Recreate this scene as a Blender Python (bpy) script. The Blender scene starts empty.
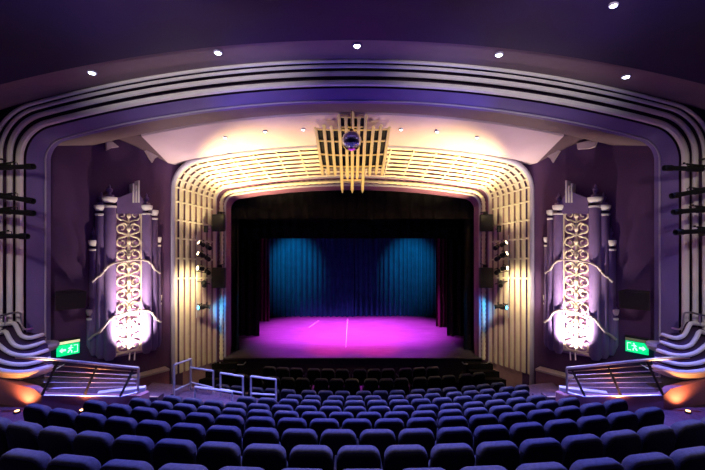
import bpy, bmesh, math, random
from mathutils import Vector, Matrix
random.seed(7)
F = 376.0; CX = 352.5; CY = 235.0; ZC = 5.4      # focal length and centre in pixels, camera height over the lowest floor
col = bpy.context.scene.collection
PI = math.pi

def P(x, y, D): return Vector(((x-CX)/F*D, D, ZC-(y-CY)/F*D))
def PH(x, D, h): return Vector(((x-CX)/F*D, D, ZC-h))

# ------------------------------------------------------------------ materials
def mat(name, c, rough=.6, metal=0.0, var=.12, scale=6, emit=None, es=0, bump=0, bscale=40, spec=.4):
    m = bpy.data.materials.new(name); m.use_nodes = True
    nt = m.node_tree; b = nt.nodes['Principled BSDF']
    b.inputs['Roughness'].default_value = rough; b.inputs['Metallic'].default_value = metal
    b.inputs['Specular IOR Level'].default_value = spec
    tc = nt.nodes.new('ShaderNodeTexCoord')
    if var:
        n = nt.nodes.new('ShaderNodeTexNoise'); n.inputs['Scale'].default_value = scale; n.inputs['Detail'].default_value = 4
        r = nt.nodes.new('ShaderNodeValToRGB')
        r.color_ramp.elements[0].position = .3; r.color_ramp.elements[1].position = .7
        r.color_ramp.elements[0].color = tuple(v*(1-var) for v in c)+(1,)
        r.color_ramp.elements[1].color = tuple(min(1, v*(1+var)) for v in c)+(1,)
        nt.links.new(tc.outputs['Object'], n.inputs['Vector'])
        nt.links.new(n.outputs['Fac'], r.inputs['Fac']); nt.links.new(r.outputs['Color'], b.inputs['Base Color'])
    else: b.inputs['Base Color'].default_value = tuple(c)+(1,)
    if bump:
        n2 = nt.nodes.new('ShaderNodeTexNoise'); n2.inputs['Scale'].default_value = bscale
        bp = nt.nodes.new('ShaderNodeBump'); bp.inputs['Strength'].default_value = bump; bp.inputs['Distance'].default_value = .02
        nt.links.new(tc.outputs['Object'], n2.inputs['Vector'])
        nt.links.new(n2.outputs['Fac'], bp.inputs['Height']); nt.links.new(bp.outputs['Normal'], b.inputs['Normal'])
    if emit:
        b.inputs['Emission Color'].default_value = tuple(emit)+(1,); b.inputs['Emission Strength'].default_value = es
    return m
M = {}
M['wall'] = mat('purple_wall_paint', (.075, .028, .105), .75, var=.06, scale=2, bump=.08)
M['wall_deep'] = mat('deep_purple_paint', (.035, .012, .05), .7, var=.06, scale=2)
M['column'] = mat('lilac_column_paint', (.17, .11, .27), .55, var=.06)
M['ceil'] = mat('dark_violet_ceiling', (.014, .004, .05), .6, var=.12, scale=1.2)
M['soffit'] = mat('taupe_soffit_plaster', (.20, .14, .155), .7, var=.06, scale=3)
M['cove_strip'] = mat('shaded_mauve_plaster', (.11, .065, .085), .7, var=.06, scale=3)  # darker mauve puts the shade at the cove's outer ends into the colour
M['recess'] = mat('shaded_recess_plaster', (.15, .10, .11), .7, var=.06, scale=3)  # brown tone carries the shade behind the outer arch
M['plaster'] = mat('pale_pink_plaster', (.52, .39, .43), .7, var=.04, scale=2)
M['wave'] = mat('dull_wave_plaster', (.36, .30, .30), .6, var=.05)
M['cream'] = mat('cream_gloss_plaster', (.80, .70, .50), .5, var=.05)
M['white'] = mat('white_plaster_band', (.80, .76, .72), .5, var=.04)
M['lilac'] = mat('violet_soffit_paint', (.15, .105, .30), .55, var=.06, scale=2)
M['rim'] = mat('grey_lilac_rim', (.42, .38, .50), .5, var=.05)
M['splay'] = mat('warm_splay_paint', (.36, .21, .22), .6, var=.08)
M['mauve'] = mat('mauve_reveal_paint', (.16, .06, .13), .6, var=.08)
M['gilt'] = mat('gold_cream_paint', (.85, .66, .32), .45, var=.06)
M['black'] = mat('matt_black_paint', (.012, .011, .013), .6, var=.1)
M['drape'] = mat('black_serge_drape', (.008, .007, .009), .95, var=.2, spec=.05)
M['blue_drape'] = mat('blue_velour_drape', (.005, .075, .072), .9, var=.15, scale=3, spec=.1)
M['red_drape'] = mat('dark_red_velour', (.045, .012, .02), .9, var=.15, spec=.1)
M['fabric'] = mat('dark_seat_fabric', (.046, .043, .056), .85, var=.25, scale=30, bump=.3, bscale=120, spec=.2)
M['shell'] = mat('black_seat_shell', (.006, .0055, .007), .7, var=.1, spec=.06)
M['carpet'] = mat('dark_plum_carpet', (.10, .06, .085), .95, var=.25, scale=14, bump=.3, bscale=90, spec=.05)
M['retain'] = mat('plum_parapet_paint', (.36, .16, .20), .7, var=.08)
M['steel'] = mat('brushed_steel', (.62, .60, .60), .32, 1.0, var=.08, scale=20)
M['silver'] = mat('silver_rail_paint', (.55, .53, .52), .45, .2, var=.05)
M['wire'] = mat('thin_steel_wire', (.5, .42, .45), .4, .6, var=0)
M['dark_metal'] = mat('dark_metal', (.03, .028, .03), .45, .5, var=.1)
M['speaker'] = mat('black_speaker_case', (.010, .009, .011), .5, var=.1)
M['mesh'] = mat('charcoal_speaker_mesh', (.009, .008, .010), .7, var=.4, scale=120)
M['mirror'] = mat('mirror_tile', (.92, .9, 1), .16, 1.0, var=.25, scale=9)
M['lens'] = mat('lamp_lens', (.9, .9, 1), .2, var=0, emit=(.75, .82, 1), es=14)
M['warm_lens'] = mat('warm_lamp_lens', (1, .9, .7), .2, var=0, emit=(1, .8, .45), es=12)
M['blue_lens'] = mat('blue_lamp_lens', (.2, .6, 1), .2, var=0, emit=(.1, .5, 1), es=5)
M['amber'] = mat('amber_lamp_lens', (1, .6, .3), .3, var=0, emit=(1, .42, .12), es=8)
M['green'] = mat('green_exit_face', (.0, .5, .2), .4, var=0, emit=(.0, .75, .26), es=.95)
M['signwhite'] = mat('white_sign_symbol', (.9, 1, .9), .4, var=0, emit=(.6, 1, .75), es=1.1)
M['strip'] = mat('emergency_lamp_strip', (1, .9, .6), .4, var=0, emit=(1, .82, .45), es=.8)
M['tan'] = mat('tan_sign_housing', (.5, .36, .22), .5, var=.05)
M['panel'] = mat('grille_back_panel', (.42, .24, .45), .6, var=.08, scale=3)
M['brass'] = mat('brass_plate', (.8, .65, .3), .25, 1.0, var=0)
M['tape'] = mat('pale_floor_tape', (.7, .5, .7), .6, var=0)
# stage floor: dark boards with scuffs
def stage_mat():
    m = mat('scuffed_stage_boards', (.3, .26, .3), .55, var=0)
    nt = m.node_tree; b = nt.nodes['Principled BSDF']
    tc = nt.nodes.new('ShaderNodeTexCoord'); mp = nt.nodes.new('ShaderNodeMapping'); mp.inputs['Scale'].default_value = (1, 5, 1)
    n = nt.nodes.new('ShaderNodeTexNoise'); n.inputs['Scale'].default_value = 1.6; n.inputs['Detail'].default_value = 8; n.inputs['Roughness'].default_value = .7
    r = nt.nodes.new('ShaderNodeValToRGB')
    r.color_ramp.elements[0].position = .35; r.color_ramp.elements[1].position = .72
    r.color_ramp.elements[0].color = (.034, .026, .036, 1); r.color_ramp.elements[1].color = (.075, .06, .078, 1)
    nt.links.new(tc.outputs['Object'], mp.inputs['Vector']); nt.links.new(mp.outputs['Vector'], n.inputs['Vector'])
    nt.links.new(n.outputs['Fac'], r.inputs['Fac']); nt.links.new(r.outputs['Color'], b.inputs['Base Color'])
    return m
M['stage'] = stage_mat()

# ------------------------------------------------------------------ mesh helpers
class MB:
    def __init__(s, side=1): s.bm = bmesh.new(); s.side = side
    def v(s, p): return s.bm.verts.new((p[0]*s.side, p[1], p[2]))
    def f(s, vs):
        try: s.bm.faces.new(vs)
        except ValueError: pass
    def loft(s, rows, closed=False, caps=False):
        R = [[s.v(p) for p in row] for row in rows]
        n = len(R[0])
        for a, b in zip(R[:-1], R[1:]):
            for i in range(n if closed else n-1):
                j = (i+1) % n
                s.f([a[i], a[j], b[j], b[i]])
        if caps: s.f(R[0][::-1]); s.f(R[-1])
        return s
    def poly(s, pts): s.f([s.v(p) for p in pts]); return s
    def prism(s, pts, ext):
        ext = Vector(ext); return s.loft([pts, [Vector(p)+ext for p in pts]], True, True)
    def box(s, c, d, rz=0, bev=0, mtx=None):
        t = bmesh.new(); bmesh.ops.create_cube(t, size=1)
        for w in t.verts: w.co = Vector((w.co.x*d[0], w.co.y*d[1], w.co.z*d[2]))
        if bev: bmesh.ops.bevel(t, geom=t.edges[:], offset=bev, segments=2, affect='EDGES', profile=.6)
        mm = Matrix.Translation(Vector(c)) @ (mtx.to_4x4() if mtx else Matrix.Rotation(rz, 4, 'Z'))
        s._add(t, mm); return s
    def _add(s, t, mm):
        vm = {w: s.v(mm @ w.co) for w in t.verts}
        for g in t.faces: s.f([vm[w] for w in g.verts])
        t.free()
    def tube(s, pts, r, n=8, flat=1.0, closed=False):
        pts = [Vector(p) for p in pts]; rows = []; up = None
        N = len(pts)
        for i, p in enumerate(pts):
            a = pts[i-1] if (i > 0 or closed) else pts[i]; b = pts[(i+1) % N] if (i < N-1 or closed) else pts[i]
            t = (b-a).normalized()
            if up is None:
                up = Vector((0, 0, 1)) if abs(t.z) < .9 else Vector((0, 1, 0))
            x = up - t*up.dot(t)
            if x.length < 1e-5: x = Vector((1, 0, 0))-t*t.x
            x.normalize(); up = x; y = t.cross(x)
            rr = r[i] if isinstance(r, (list, tuple)) else r
            rows.append([p + x*math.cos(2*PI*k/n)*rr*flat + y*math.sin(2*PI*k/n)*rr for k in range(n)])
        if closed: rows.append(rows[0])
        return s.loft(rows, True, not closed)
    def lathe(s, prof, c=(0, 0, 0), axis=(0, 0, 1), n=20, a0=0, a1=2*PI):
        q = Vector((0, 0, 1)).rotation_difference(Vector(axis)).to_matrix().to_4x4()
        mm = Matrix.Translation(Vector(c)) @ q
        full = abs(a1-a0-2*PI) < 1e-6; rows = []
        for r, z in prof:
            k = n if full else n+1
            rows.append([mm @ Vector((r*math.cos(a0+(a1-a0)*i/n), r*math.sin(a0+(a1-a0)*i/n), z)) for i in range(k)])
        return s.loft(rows, full, True)
    def build(s, name, m, parent=None, smooth=35):
        bm = s.bm
        bmesh.ops.remove_doubles(bm, verts=bm.verts, dist=1e-5)
        bmesh.ops.recalc_face_normals(bm, faces=bm.faces)
        if parent is not None and not parent.get('_local'):
            for w in bm.verts: w.co -= parent_loc(parent)
        me = bpy.data.meshes.new(name); bm.to_mesh(me); bm.free()
        if smooth:
            for p in me.polygons: p.use_smooth = True
            me.set_sharp_from_angle(angle=math.radians(smooth))
        me.materials.append(M[m] if isinstance(m, str) else m)
        o = bpy.data.objects.new(name, me); col.objects.link(o)
        if parent is not None: o.parent = parent
        return o
def parent_loc(o):
    v = Vector((0, 0, 0))
    while o is not None: v = v + o.location; o = o.parent
    return v
def thing(name, label, cat, loc=(0, 0, 0), group=None):
    o = bpy.data.objects.new(name, None); o.empty_display_size = .1; col.objects.link(o); o.location = loc
    return tag(o, label, cat, group)
def tag(o, label, cat, group=None):
    o['label'] = label; o['category'] = cat
    if group: o['group'] = group
    return o
def struct(o): o['kind'] = 'structure'; return o
def spot(name, loc, tgt, power, color, angle=60, blend=.6, size=.05):
    d = bpy.data.lights.new(name, 'SPOT'); d.energy = power; d.color = color; d.spot_size = math.radians(angle); d.spot_blend = blend; d.shadow_soft_size = size
    o = bpy.data.objects.new(name, d); col.objects.link(o); o.location = loc
    o.rotation_euler = (Vector(tgt)-Vector(loc)).to_track_quat('-Z', 'Y').to_euler(); return o
def point(name, loc, power, color, size=.05):
    d = bpy.data.lights.new(name, 'POINT'); d.energy = power; d.color = color; d.shadow_soft_size = size
    o = bpy.data.objects.new(name, d); col.objects.link(o); o.location = loc; return o
SIDE = {1: 'left', -1: 'right'}          # geometry is given for the left side; side -1 mirrors it

# ------------------------------------------------------------------ arch outline
def arch(W, zc, r, zb, Y, R=29.0, nl=10, nc=12, nt=40):
    """points from the left foot over the crown to the right foot; zc, zb relative to the camera height"""
    oc = zc-R; cx = W-r; cz = oc+math.sqrt((R-r)**2-cx**2); phi = math.atan2(cz-oc, cx)
    right = [(W, zb+(cz-zb)*i/nl) for i in range(nl)]
    right += [(cx+r*math.cos(phi*i/nc), cz+r*math.sin(phi*i/nc)) for i in range(nc)]
    top = [(R*math.cos(phi+(PI-2*phi)*i/nt), oc+R*math.sin(phi+(PI-2*phi)*i/nt)) for i in range(nt+1)]
    pts = right+top+[(-x, z) for x, z in right[::-1]]
    return [Vector((-x, Y, ZC+z)) for x, z in pts]
def lerp(A, B, t): return [a.lerp(b, t) for a, b in zip(A, B)]

# ------------------------------------------------------------------ camera
cd = bpy.data.cameras.new('camera'); cam = bpy.data.objects.new('camera', cd); col.objects.link(cam)
cam.location = (0, 0, ZC); cam.rotation_euler = (PI/2, 0, 0)
cd.sensor_width = 36; cd.lens = 36*F/705; cd.clip_start = .05; cd.clip_end = 100
bpy.context.scene.camera = cam

# ================================================================== SETTING
# seat rows: (distance, height of the seat tops under the camera)
ROWS = [(3.27, 2.0), (4.22, 2.33), (5.09, 2.60), (6.1, 2.95), (7.16, 3.34), (8.08, 3.65), (8.9, 3.88), (9.9, 4.2), (10.9, 4.49), (12.05, 4.58), (12.98, 4.60)]
SEAT_H = .86; ARC = 16.0
def arcpt(D, th): return (ARC*math.sin(th), D+ARC-ARC*math.cos(th))
m = MB(); prof = []
prof += [(-2.5, ZC-.9-SEAT_H), (-.1, ZC-.9-SEAT_H), (-.1, ZC-1.1-SEAT_H), (.95, ZC-1.1-SEAT_H), (.95, ZC-1.38-SEAT_H), (1.9, ZC-1.38-SEAT_H), (1.9, ZC-1.68-SEAT_H), (2.85, ZC-1.68-SEAT_H)]
for i, (D, h) in enumerate(ROWS):
    z = ZC-h-SEAT_H; prof.append((D-.42, z))
    prof.append(((ROWS[i+1][0]-.42) if i < 10 else 17.0, z))
ths = [math.radians(-34+68*i/48) for i in range(49)]
m.loft([[Vector((*arcpt(D, t), z)) for t in ths] for D, z in prof])
floor = struct(m.build('floor', 'carpet', None, 20))

# side walls, splayed towards the stage
WA = Vector((-5.8, 12.3, 0)); WB = Vector((-7.96, 9.8, 0))
WT = (WB-WA).normalized(); WN = Vector((-WT.y, WT.x, 0))
if WN.y > 0: WN = -WN
def WP(x, y, n=0.0):
    """point of the left side wall seen at pixel (x, y), n metres off the wall"""
    d = Vector(((x-CX)/F, 1, -(y-CY)/F)); o = WA+WN*n
    k = (o.dot(WN))/(d.dot(WN)); return Vector((d.x*k, k, ZC+d.z*k))
for s in (1, -1):
    a = WA-WT*.25; b = WB+WT*.9
    m = MB(s)
    th = -WN*.15
    m.prism([Vector((a.x, a.y, 0)), Vector((b.x, b.y, 0)), Vector((b.x, b.y, ZC+3.6)), Vector((a.x, a.y, ZC+3.6))], th)
    struct(m.build('wall_'+SIDE[s], 'wall', None, 0))
    m = MB(s)   # the side wall of the rear stalls, beyond the frame edge
    m.prism([Vector((-9.3, 9.3, 0)), Vector((-9.3, -2.6, 0)), Vector((-9.3, -2.6, ZC+4.6)), Vector((-9.3, 9.3, ZC+4.6))], (-.15, 0, 0))
    struct(m.build('wall_%s_rear' % SIDE[s], 'wall', None, 0))
m = MB(); m.box((0, -2.6, ZC/2+2.2), (18.8, .15, ZC+4.6)); struct(m.build('wall_back', 'wall', None, 0))

# ceilings: shallow barrel vaults
def barrel(rows, W=9.3, R=30.0, n=48):
    out = []
    for Y, zc in rows:
        out.append([Vector((-W+2*W*i/n, Y, ZC+zc-R+math.sqrt(R*R-(-W+2*W*i/n)**2))) for i in range(n+1)])
    return out
m = MB(); m.loft(barrel([(-2.6, 4.12), (2, 4.12), (5, 4.12), (7.95, 4.12), (7.95, 4.19)])); struct(m.build('ceiling', 'ceil', None, 30))
m = MB(); m.loft(barrel([(7.95, 4.19), (8.95, 4.17)])); struct(m.build('ceiling_soffit', 'soffit', None, 30))
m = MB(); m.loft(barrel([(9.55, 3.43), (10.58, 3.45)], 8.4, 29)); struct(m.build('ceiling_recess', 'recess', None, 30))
COVE = [(10.58, 3.45), (10.6, 3.40), (11.2, 3.22), (12.32, 2.88)]
m = MB(); m.loft(barrel(COVE, 5.95, 29)); struct(m.build('ceiling_cove', 'plaster', None, 30))
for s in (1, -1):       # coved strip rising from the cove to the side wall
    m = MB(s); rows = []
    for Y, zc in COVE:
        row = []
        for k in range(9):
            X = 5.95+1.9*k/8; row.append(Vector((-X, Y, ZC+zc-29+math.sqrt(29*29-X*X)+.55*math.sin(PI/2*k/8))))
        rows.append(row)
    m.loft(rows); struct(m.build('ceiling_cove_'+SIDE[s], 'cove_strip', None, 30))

# stage house
m = MB()
m.box((0, 21.9, 5), (17, .2, 12)); struct(m.build('wall_stage_back', 'black', None, 0))
for s in (1, -1):
    m = MB(s); m.box((-8.2, 17.9, 5), (.2, 8.2, 12)); struct(m.build('wall_stage_'+SIDE[s], 'black', None, 0))
m = MB(); m.box((0, 17.9, 10.6), (17, 8.2, .2)); struct(m.build('ceiling_stage', 'black', None, 0))
# wall pieces closing the frame behind the arch
stage_z = ZC-4.5
m = MB(); m.box((0, 17.75, stage_z/2), (11.6, 8.0, stage_z)); m.build('x', 'black').name
bpy.data.objects.remove(bpy.data.objects['x'])
t = thing('stage_platform', 'wide black-fronted stage with scuffed boards under pink light', 'stage', (0, 13.75, 0))
MB().box((0, 17.78, stage_z-.03), (11.4, 8.0, .06), bev=.01).build('stage_boards', 'stage', t)
MB().box((0, 17.8, (stage_z-.06)/2), (11.3, 7.9, stage_z-.06)).build('stage_front', 'black', t)
m = MB()
c0 = P(347, 318, 20.2); c1 = P(346.5, 347, 15.1)
m.box(((c0.x+c1.x)/2, 17.6, stage_z+.004), (.02, 5.0, .006)); m.build('tape_mark', 'tape', t)
m = MB(); m.box((-1.95, 19.0, stage_z+.004), (.03, 1.5, .006), rz=-.25); m.build('tape_mark', 'tape', t)

# ================================================================== PROSCENIUM
FOOT = -4.55
A0 = arch(5.80, 2.88, .95, FOOT, 12.28, 27)
A1 = arch(4.93, 2.12, .50, FOOT, 13.6, 27)
A0w = arch(5.80, 2.88, .95, -5.4, 12.33, 27)
A1w = arch(4.93, 2.12, .50, -5.4, 13.65, 27)
t = thing('proscenium_arch', 'stepped cream-ribbed proscenium arch framing the dark stage opening', 'proscenium', (0, 12.3, 0))
def off(pts, d): return [p+Vector((0, d, 0)) for p in pts]
m = MB(); m.loft([lerp(A0w, A1w, k/4) for k in range(5)]); m.build('splay_panel', 'splay', t, 30)
m = MB(); m.tube(arch(5.84, 2.92, .98, -5.3, 12.24, 27), .075, 10); m.build('outer_rim', 'rim', t)
for k in range(8):
    tt = .02+.95*k/7
    c = lerp(A0, A1, tt)
    dirv = Vector((.55, .83))
    rows = []
    # each rib is a bar 7.5 cm wide lying along the splay, standing 7 cm off it
    hw = .036
    a = lerp(A0, A1, tt-hw); b = lerp(A0, A1, tt+hw)
    af = off(lerp(A0, A1, tt-hw*.8), -.09); bf = off(lerp(A0, A1, tt+hw*.8), -.09)
    m = MB()
    m.loft([[p, q, r_, s_] for p, q, r_, s_ in zip(a, af, bf, b)], True, True)
    m.build('rib', 'cream', t, 40)
# crossbars linking the ribs, from the corners over the top
legs = 10; nst = len(A0)
st = []
for f_ in (5.2, 6.3, 7.4, 8.4, 9.4): st += [f_, nst-1-f_]
for f_ in (11, 13.5, 16, 18.5, 21): st += [f_, nst-1-f_]
for k in range(1, 40, 3):
    st.append(22+k)
for f_ in sorted(st):
    i = int(f_); fr = f_-i; i = min(i, nst-2)
    def at(tt, d): 
        A = A0[i].lerp(A0[i+1], fr); B = A1[i].lerp(A1[i+1], fr); return A.lerp(B, tt)+Vector((0, d, 0))
    m = MB(); m.tube([at(.0+.98*k/6, -.05) for k in range(7)], .03, 6); m.build('crossbar', 'cream', t)
# inner mouldings
I0 = arch(4.93, 2.12, .50, -4.9, 13.65, 27); I1 = arch(4.86, 2.02, .5, -4.9, 13.80, 27); I2 = arch(4.74, 1.90, .48, -4.9, 13.86, 27)
I3 = arch(4.60, 1.70, .42, -4.9, 14.1, 27); I4 = arch(4.60, 1.70, .42, -4.9, 14.25, 27)
m = MB(); m.loft([I0, I1, I2, I3, I4]); m.build('inner_reveal', 'mauve', t, 30)
m = MB(); m.tube(arch(4.93, 2.10, .5, -4.6, 13.58, 27), .03, 8); m.build('fillet', 'rim', t)
c = arch(4.80, 1.965, .48, -4.55, 13.76, 27)
# scalloped bead: a rope-like moulding
cc = []
for p, q in zip(c[:-1], c[1:]):
    d = (q-p).length; k = max(1, int(d/.075))
    cc += [p.lerp(q, i/k) for i in range(k)]
cc.append(c[-1])
m = MB(); m.tube(cc, [.06+.018*(i % 2) for i in range(len(cc))], 8); m.build('scalloped_bead', 'cream', t, 60)
m = MB(); m.tube(arch(4.70, 1.85, .45, -4.55, 13.86, 27), .045, 8); m.build('inner_bead', 'rim', t)
# masonry around the opening (behind the frame)
for s in (1, -1):
    m = MB(s); m.box((-6.45, 14.2, 5), (3.6, .12, 10)); struct(m.build('wall_stage_opening_'+SIDE[s], 'black', None, 0))

# starburst grille at the crown
t = thing('starburst_grille', 'gold fan-shaped lattice ornament at the crown of the proscenium arch', 'ornament', P(352, 193, 12.0))
def SG(u, v, d=0): y = 90+v/4.27; return P(300.3+u/4.27, y, 10.5+(y-112)/81*1.42+d)
bars = [((65, 160), (97, 368)), ((100, 150), (122, 365)), ((133, 155), (150, 370)), ((165, 105), (180, 440)), ((195, 115), (202, 385)), ((223, 95), (222, 440))]
bars += [((445-a[0], a[1]), (445-b[0], b[1])) for a, b in bars[:5]]
for a, b in bars:
    p, q = SG(*a), SG(*b)
    m = MB(); w = .048
    m.loft([[c_+Vector((dx*k_, dy, 0)) for dx, dy in ((-w, 0), (-w*.7, -.08), (w*.7, -.08), (w, 0))] for c_, k_ in ((p, .5), (p.lerp(q, .02), 1.25), (p.lerp(q, .05), 1), (p.lerp(q, .95), 1), (q, .25))], True, True)
    m.build('fan_bar', 'gilt', t, 30)
def crossrail(v, u0, u1, bow=4):
    m = MB(); pts = []
    for i in range(13):
        k = i/12; pts.append(SG(u0+(u1-u0)*k, v+bow*(2*k-1)**2*-1)+Vector((0, -.02, 0)))
    m.tube(pts, .026, 6); m.build('cross_rail', 'gilt', t)
crossrail(172, 66, 379, 4); crossrail(222, 75, 370, 5); crossrail(280, 84, 361, 6); crossrail(328, 91, 354, 4); crossrail(350, 178, 267, 0)
crossrail(118, 167, 278, 3); crossrail(160, 171, 274, 2); crossrail(385, 180, 264, 0)
m = MB(); m.prism([SG(72, 168, .07), SG(162, 168, .07), SG(162, 120, .07), SG(283, 120, .07), SG(283, 168, .07), SG(373, 168, .07), SG(352, 335, .07), SG(93, 335, .07)], (0, .03, 0)); m.build('backing_panel', 'black', t, 0)

# mirror ball
pb = P(351.5, 141, 10.35)
t = thing('mirror_ball', 'mirrored disco ball hanging before the gold lattice', 'disco ball', pb)
m = MB(); tb = bmesh.new(); bmesh.ops.create_uvsphere(tb, u_segments=28, v_segments=18, radius=.275); m._add(tb, Matrix.Translation(pb)); m.build('ball', 'mirror', t, 0)
m = MB(); m.tube([pb+Vector((0, 0, .27)), Vector((pb.x, pb.y, ZC+3.43))], .012, 6); m.build('hanging_wire', 'dark_metal', t)
m = MB(); m.lathe([(.03, .265), (.05, .275), (.05, .31), (.02, .33)], pb); m.build('motor_cap', 'dark_metal', t)

# ================================================================== OUTER ARCH
t = thing('outer_arch', 'wide violet outer arch ringed with four white bands', 'arch', (0, 9.3, 0))
B = [arch(7.80, 3.40, .55, -5.0, 9.72), arch(7.79, 3.41, .6, -5.0, 9.56), arch(7.84, 3.45, .65, -5.0, 9.46), arch(8.0, 3.60, .8, -5.0, 9.22)]
m = MB(); m.loft(B); m.build('soffit_panel', 'lilac', t, 40)
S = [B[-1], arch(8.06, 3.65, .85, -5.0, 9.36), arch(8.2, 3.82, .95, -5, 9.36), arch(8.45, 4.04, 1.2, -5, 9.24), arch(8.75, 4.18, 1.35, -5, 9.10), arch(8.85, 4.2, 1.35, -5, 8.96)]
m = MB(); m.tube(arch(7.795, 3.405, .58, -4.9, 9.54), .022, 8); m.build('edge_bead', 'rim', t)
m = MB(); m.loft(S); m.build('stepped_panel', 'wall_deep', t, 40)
for W_, z_, D_, r_ , cr in ((8.10, 3.70, 9.15, .075, .9), (8.275, 3.90, 9.08, .060, 1.0), (8.42, 4.04, 9.0, .041, 1.12), (8.56, 4.14, 8.94, .042, 1.25)):
    m = MB(); m.tube(arch(W_, z_, cr, -4.9, D_), r_, 8, flat=1.0); m.build('white_band', 'white', t)

# ================================================================== SIDE WALL ORNAMENT (organ-style pylons)
def scroll_pts(cx, cz, r0, a0, turns, dirn, shrink=.32, n=26):
    out = []
    for i in range(n+1):
        k = i/n; a = a0+dirn*turns*2*PI*k; r = r0*(1-(1-shrink)*k); out.append((cx+r*math.cos(a), cz+r*math.sin(a)))
    return out
for s in (1, -1):
    sd = SIDE[s]
    base = WP(128, 354, .1); base.x *= s
    t = thing('wall_pylon', 'lilac column cluster with lit scroll grille on the %s wall' % sd, 'wall ornament', base)
    def colm(xc, ytop, ybot, r, n, cap=True, fin=False, urn=False):
        top = WP(xc, ytop, n); bot = WP(xc, ybot, n); h = top.z-bot.z
        m = MB(s); m.lathe([(r*.55, 0), (r, .12), (r, h-.22), (r*.9, h-.2)], bot, n=20); c_ = m.build('column', 'column', t)
        m = MB(s); m.lathe([(r*.9, h-.14), (r*1.12, h-.07), (r*1.2, h-.04), (r*1.2, h+.02), (r*.8, h+.03)], bot, n=20); m.lathe([(r, h-.27), (r*1.07, h-.26), (r*1.07, h-.225), (r, h-.215)], bot, n=20); m.build('capital', 'white', c_)
        if fin:
            m = MB(s); m.lathe([(r*.7, h+.03), (r*.7, h+.09), (r*.3, h+.10), (r*.25, h+.15), (r*.5, h+.20), (r*.5, h+.25), (r*.2, h+.29), (r*.24, h+.33), (.005, h+.4)], bot, n=14); m.build('finial', 'column', c_)
    colm(90.5, 310, 349, .09, .04, fin=True)
    colm(94, 241, 355, .115, .05, fin=True)
    colm(101.5, 206, 358, .15, .12, fin=True)
    colm(109.5, 198, 360, .165, .22, fin=True)
    colm(146.5, 206, 353, .145, .20, fin=True)
    colm(153.5, 211, 350, .12, .11)
    colm(158, 238, 347, .085, .05)
    colm(159.5, 296, 345, .06, .02, fin=True)
    # gable block and fins
    m = MB(s)
    q = [WP(114, 214, 0.02), WP(142, 214, 0.02), WP(142, 203, 0.02), WP(134, 191, 0.02), WP(114, 199, 0.02)]
    m.prism(q, WN*.24); m.build('gable_block', 'column', t, 20)
    for xf, yt in ((131.2, 184), (134, 186), (136.6, 181)):
        m = MB(s); a = WP(xf, 203, .1); b = WP(xf, yt, .1)
        m.box(((a.x+b.x)/2, (a.y+b.y)/2, (a.z+b.z)/2), (.045, .38, b.z-a.z), rz=math.atan2(WN.x, -WN.y), bev=.008); m.build('crest_fin', 'white', t)
    # alcove back panel
    m = MB(s); m.prism([WP(114, 357, .02), WP(142, 352, .02), WP(142, 208, .02), WP(114, 208, .02)], WN*.05); m.build('back_panel', 'panel', t, 0)
    # grille
    g0 = WP(115, 355, .2); g1 = WP(141.5, 351, .2); gz1 = WP(128, 209, .2).z
    L = (g1-g0); L.z = 0; gw = L.length; L.normalize(); gc = (g0+g1)/2; zb = (g0.z+g1.z)/2
    H = gz1-zb
    def G(u, z, n=0): p = gc+L*u+WN*n; return Vector((p.x, p.y, zb+z))
    m = MB(s); m.tube([G(0, .02), G(0, H*.5), G(0, H+.02)], .03, 8); m.build('grille_stem', 'cream', t)
    hw = gw/2
    m = MB(s)
    for u in (-hw, hw): m.tube([G(u, 0), G(u, H)], .028, 6)
    m.tube([G(-hw, .02), G(0, .05), G(hw, .02)], .04, 6)
    m.tube([G(-hw*1.02+2.04*hw*k/14, H+.02-.10*math.sin(PI*k/14*2)**2+.10*(1-abs(k/7-1))) for k in range(15)], .03, 6)
    m.build('grille_frame', 'cream', t)
    nt_ = 11; th_ = H/nt_
    for k in range(nt_):
        for sgn in (-1, 1):
            z0 = k*th_
            big = hw*.40
            m = MB(s)
            up = 1 if k % 3 != 2 else -1
            zc_ = z0+th_*(.55 if up == 1 else .45)
            pts = [(sgn*.02, zc_-up*th_*.55), (sgn*hw*.2, zc_-up*th_*.5)]
            pts += [(sgn*(hw*.52+x_), zc_+up*z_) for x_, z_ in scroll_pts(0, 0, hw*.43, -PI*.55, 1.05, 1)]
            m.tube([G(u, z) for u, z in pts], [.028-.014*i/len(pts) for i in range(len(pts))], 6)
            # inner tendril
            m2 = [(sgn*.02, zc_-up*th_*.1), (sgn*hw*.14, zc_+up*th_*.22), (sgn*hw*.34, zc_+up*th_*.36), (sgn*hw*.55, zc_+up*th_*.30), (sgn*hw*.62, zc_+up*th_*.14)]
            m.tube([G(u, z, .02) for u, z in m2], [.012, .024, .028, .022, .008], 6)
            m.build('scroll', 'cream', t)
        m = MB(s)
        m.lathe([(.01, -.10), (.05, -.05), (.065, 0), (.045, .06), (.01, .12)], G(0, (k+.5)*th_, .02), n=10); m.build('bud', 'cream', t)
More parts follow.
